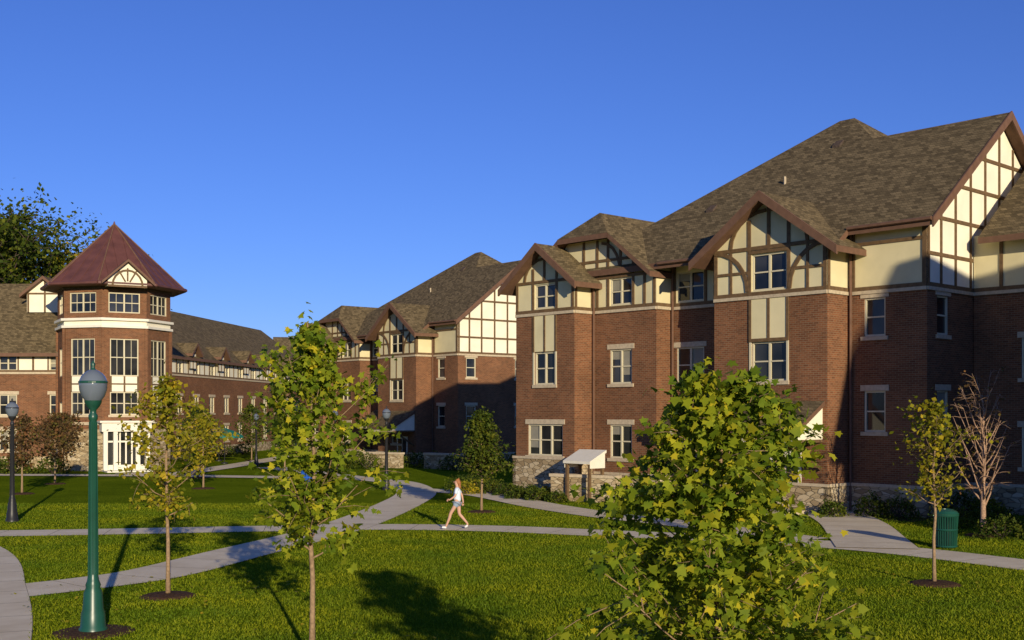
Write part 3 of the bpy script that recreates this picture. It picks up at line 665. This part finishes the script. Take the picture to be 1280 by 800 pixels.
def umbrella(loc):
    e=empty('patio_umbrella',loc); mb=MB()
    mb.lathe('teal_cloth:canopy',[(1.5,2.05),(1.48,2.22),(.75,2.6),(.02,2.85)],sides=8); mb.tube('black_paint:pole',[(0,0,0),(0,0,2.95)],.03); mb.lathe('black_paint:base',[(.3,0),(.3,.08),(.05,.12)],sides=16)
    mb.emit(e)
umbrella((-22.8,92,0)); umbrella((-24.5,97,0))
# small entry canopy, tucked against the stone wall of the hall
p=hallpt(14.6,-3.9)
e=empty('entry_canopy',(p[0],p[1],0),ROT); mb=MB()
mb.hexa('white_paint:panel',[(-.85,-.55,1.75),(.85,-.55,1.75),(.85,.55,2.25),(-.85,.55,2.25),(-.85,-.55,1.87),(.85,-.55,1.87),(.85,.55,2.37),(-.85,.55,2.37)])
mb.poly('white_paint:cheeks',[(.8,-.5,1.55),(.8,.5,1.55),(.8,.5,2.2),(.8,-.5,1.76)]); mb.poly('white_paint:cheeks',[(-.8,-.5,1.55),(-.8,.5,1.55),(-.8,.5,2.2),(-.8,-.5,1.76)])
for x in (-.7,.7):
    for y in (-.42,.42): mb.box('timber:posts',x-.06,x+.06,y-.06,y+.06,0,1.72 if y<0 else 2.1)
mb.box('rubble_stone:pier',-.6,.6,.1,.36,0,1.0)
mb.emit(e)
# ------------------------------------------------------------------ walking woman
def skinned(name,J,E,mat,parent,root=0,sub=2):
    me=D.meshes.new(name); me.from_pydata([j[:3] for j in J],E,[]); o=D.objects.new(name,me); scene.collection.objects.link(o); o.parent=parent
    sk=o.modifiers.new('skin','SKIN'); sk.use_smooth_shade=True
    sd_=me.skin_vertices[0].data
    for i,j in enumerate(J): 
        r=j[3]; sd_[i].radius=(r,r) if not hasattr(r,'__len__') else r
        sd_[i].use_root=(i==root)
    ss=o.modifiers.new('sub','SUBSURF'); ss.levels=sub; ss.render_levels=sub
    me.materials.append(MATS[mat]); return o
w=empty('walking_woman',(-1.9,40.5,0.035),math.radians(176))
J=[(0,0,.95,.115),(.01,0,1.08,.10),(.02,0,1.22,.115),(.015,0,1.37,.12),(.01,0,1.44,.06),(.025,0,1.50,.048),(.04,0,1.56,.07),(.04,0,1.64,.082),(.035,0,1.69,.05),
 (.01,.10,1.405,.07),(.01,.165,1.38,.05),(.06,.21,1.14,.04),(.24,.19,1.02,.028),(.30,.18,1.0,.026),
 (.01,-.10,1.405,.07),(.01,-.165,1.38,.05),(-.13,-.21,1.15,.04),(-.17,-.20,.93,.028),(-.17,-.20,.86,.026),
 (.02,.085,.88,.09),(.24,.085,.52,.058),(.27,.085,.38,.055),(.38,.085,.11,.036),(.41,.085,.05,.036),(.52,.085,.055,.03),
 (-.02,-.085,.88,.09),(-.05,-.085,.50,.058),(-.16,-.085,.38,.055),(-.34,-.085,.17,.036),(-.34,-.085,.10,.034),(-.25,-.085,.035,.028)]
E=[(0,1),(1,2),(2,3),(3,4),(4,5),(5,6),(6,7),(7,8),(3,9),(9,10),(10,11),(11,12),(12,13),(3,14),(14,15),(15,16),(16,17),(17,18),(0,19),(19,20),(20,21),(21,22),(22,23),(23,24),(0,25),(25,26),(26,27),(27,28),(28,29),(29,30)]
skinned('body',J,E,'skin',w)
sh=[(0,0,.90,.15),(.01,0,1.08,.135),(.02,0,1.22,.145),(.015,0,1.36,.14),(.01,0,1.43,.075),(.01,.10,1.40,.09),(.01,.17,1.37,.072),(.04,.205,1.20,.064),(.01,-.10,1.40,.09),(.01,-.17,1.37,.072),(-.09,-.2,1.20,.064)]
skinned('shirt',sh,[(0,1),(1,2),(2,3),(3,4),(3,5),(5,6),(6,7),(3,8),(8,9),(9,10)],'shirt_cloth',w)
skinned('shorts',[(0,0,.96,.128),(.02,.085,.87,.108),(.10,.087,.74,.098),(-.02,-.085,.87,.108),(-.035,-.087,.74,.098)],[(0,1),(1,2),(0,3),(3,4)],'shorts_cloth',w)
skinned('shoe_front',[(.37,.085,.045,.045),(.45,.085,.045,.045),(.55,.085,.045,.036)],[(0,1),(1,2)],'shoe',w)
skinned('shoe_back',[(-.36,-.085,.12,.045),(-.30,-.085,.07,.045),(-.23,-.085,.035,.036)],[(0,1),(1,2)],'shoe',w)
skinned('hair',[(.005,0,1.70,.085),(-.03,0,1.65,.085),(-.06,0,1.56,.06),(-.08,0,1.47,.045),(-.08,0,1.38,.02)],[(0,1),(1,2),(2,3),(3,4)],'hair',w,1)
mb=MB()
mb.tube('skin:nose',[(.115,0,1.645),(.135,0,1.615),(.115,0,1.605)],[.008,.014,.008])
for sg in (-1,1):
    mb.lathe('eye_dark:eyes',[(.001,1.638),(.011,1.645),(.001,1.652)],.113,sg*.032,8)
    mb.tube('skin:ears',[(.03,sg*.082,1.66),(.025,sg*.09,1.63),(.035,sg*.08,1.6)],[.008,.014,.008])
mb.tube('lip:mouth',[(.112,-.022,1.578),(.12,0,1.577),(.112,.022,1.578)],[.003,.007,.003])
for (px,py,pz,d,sd2) in ((.31,.18,.997,Vector((.93,-.1,-.35)),1),(-.17,-.20,.84,Vector((.1,.05,-1)),-1)):
    d=d.normalized(); lat=Vector((0,0,1)) if sd2>0 else Vector((1,0,0)); cur=Vector((0,-sd2,0))
    for k,Lf in enumerate((.062,.07,.066,.052)):
        b=Vector((px,py,pz))+lat*((k-1.5)*-.018)
        mb.tube('skin:fingers',[b,b+d*Lf*.5,b+d*Lf*.8+cur*.012,b+d*Lf*.95+cur*.03],[.0095,.009,.008,.006])
    b=Vector((px,py,pz))-d*.03+lat*.022
    mb.tube('skin:fingers',[b,b+d*.02+lat*.02,b+d*.045+lat*.028+cur*.01],[.011,.010,.008])
mb.emit(w)
# ------------------------------------------------------------------ light, sky, camera
el=math.radians(12.7); sx,sy=.28,-.96
wd=D.worlds.new('World'); scene.world=wd; wd.use_nodes=True; t=wd.node_tree
sky=t.nodes.new('ShaderNodeTexSky'); sky.sky_type='NISHITA'; sky.sun_disc=False; sky.sun_elevation=el; sky.sun_rotation=math.atan2(sx,sy)
sky.air_density=1.0; sky.dust_density=0.05; sky.ozone_density=4.0; sky.altitude=300
mxs=t.nodes.new('ShaderNodeMixRGB'); mxs.blend_type='MULTIPLY'; mxs.inputs[0].default_value=1; mxs.inputs[2].default_value=(.62,.74,1.34,1)
t.links.new(sky.outputs[0],mxs.inputs[1]); t.links.new(mxs.outputs[0],t.nodes['Background'].inputs[0]); t.nodes['Background'].inputs[1].default_value=.102
sl=D.lights.new('sun','SUN'); sl.energy=5.0; sl.angle=math.radians(.5); sl.color=(1,.86,.62)
so=D.objects.new('sun',sl); scene.collection.objects.link(so)
dv=Vector((sx,sy,0)).normalized()*math.cos(el)+Vector((0,0,math.sin(el)))
so.rotation_euler=dv.to_track_quat('Z','Y').to_euler(); so.location=(20,-60,40)
cd=D.cameras.new('camera'); co=D.objects.new('camera',cd); scene.collection.objects.link(co); scene.camera=co
co.location=(0,0,4.1); co.rotation_euler=(math.radians(90),0,0); cd.lens=36*1450/1280; cd.sensor_width=36; cd.shift_y=115/1280; cd.clip_end=5000; cd.clip_start=.1
scene.view_settings.view_transform='Standard'; scene.view_settings.look='None'; scene.view_settings.exposure=0
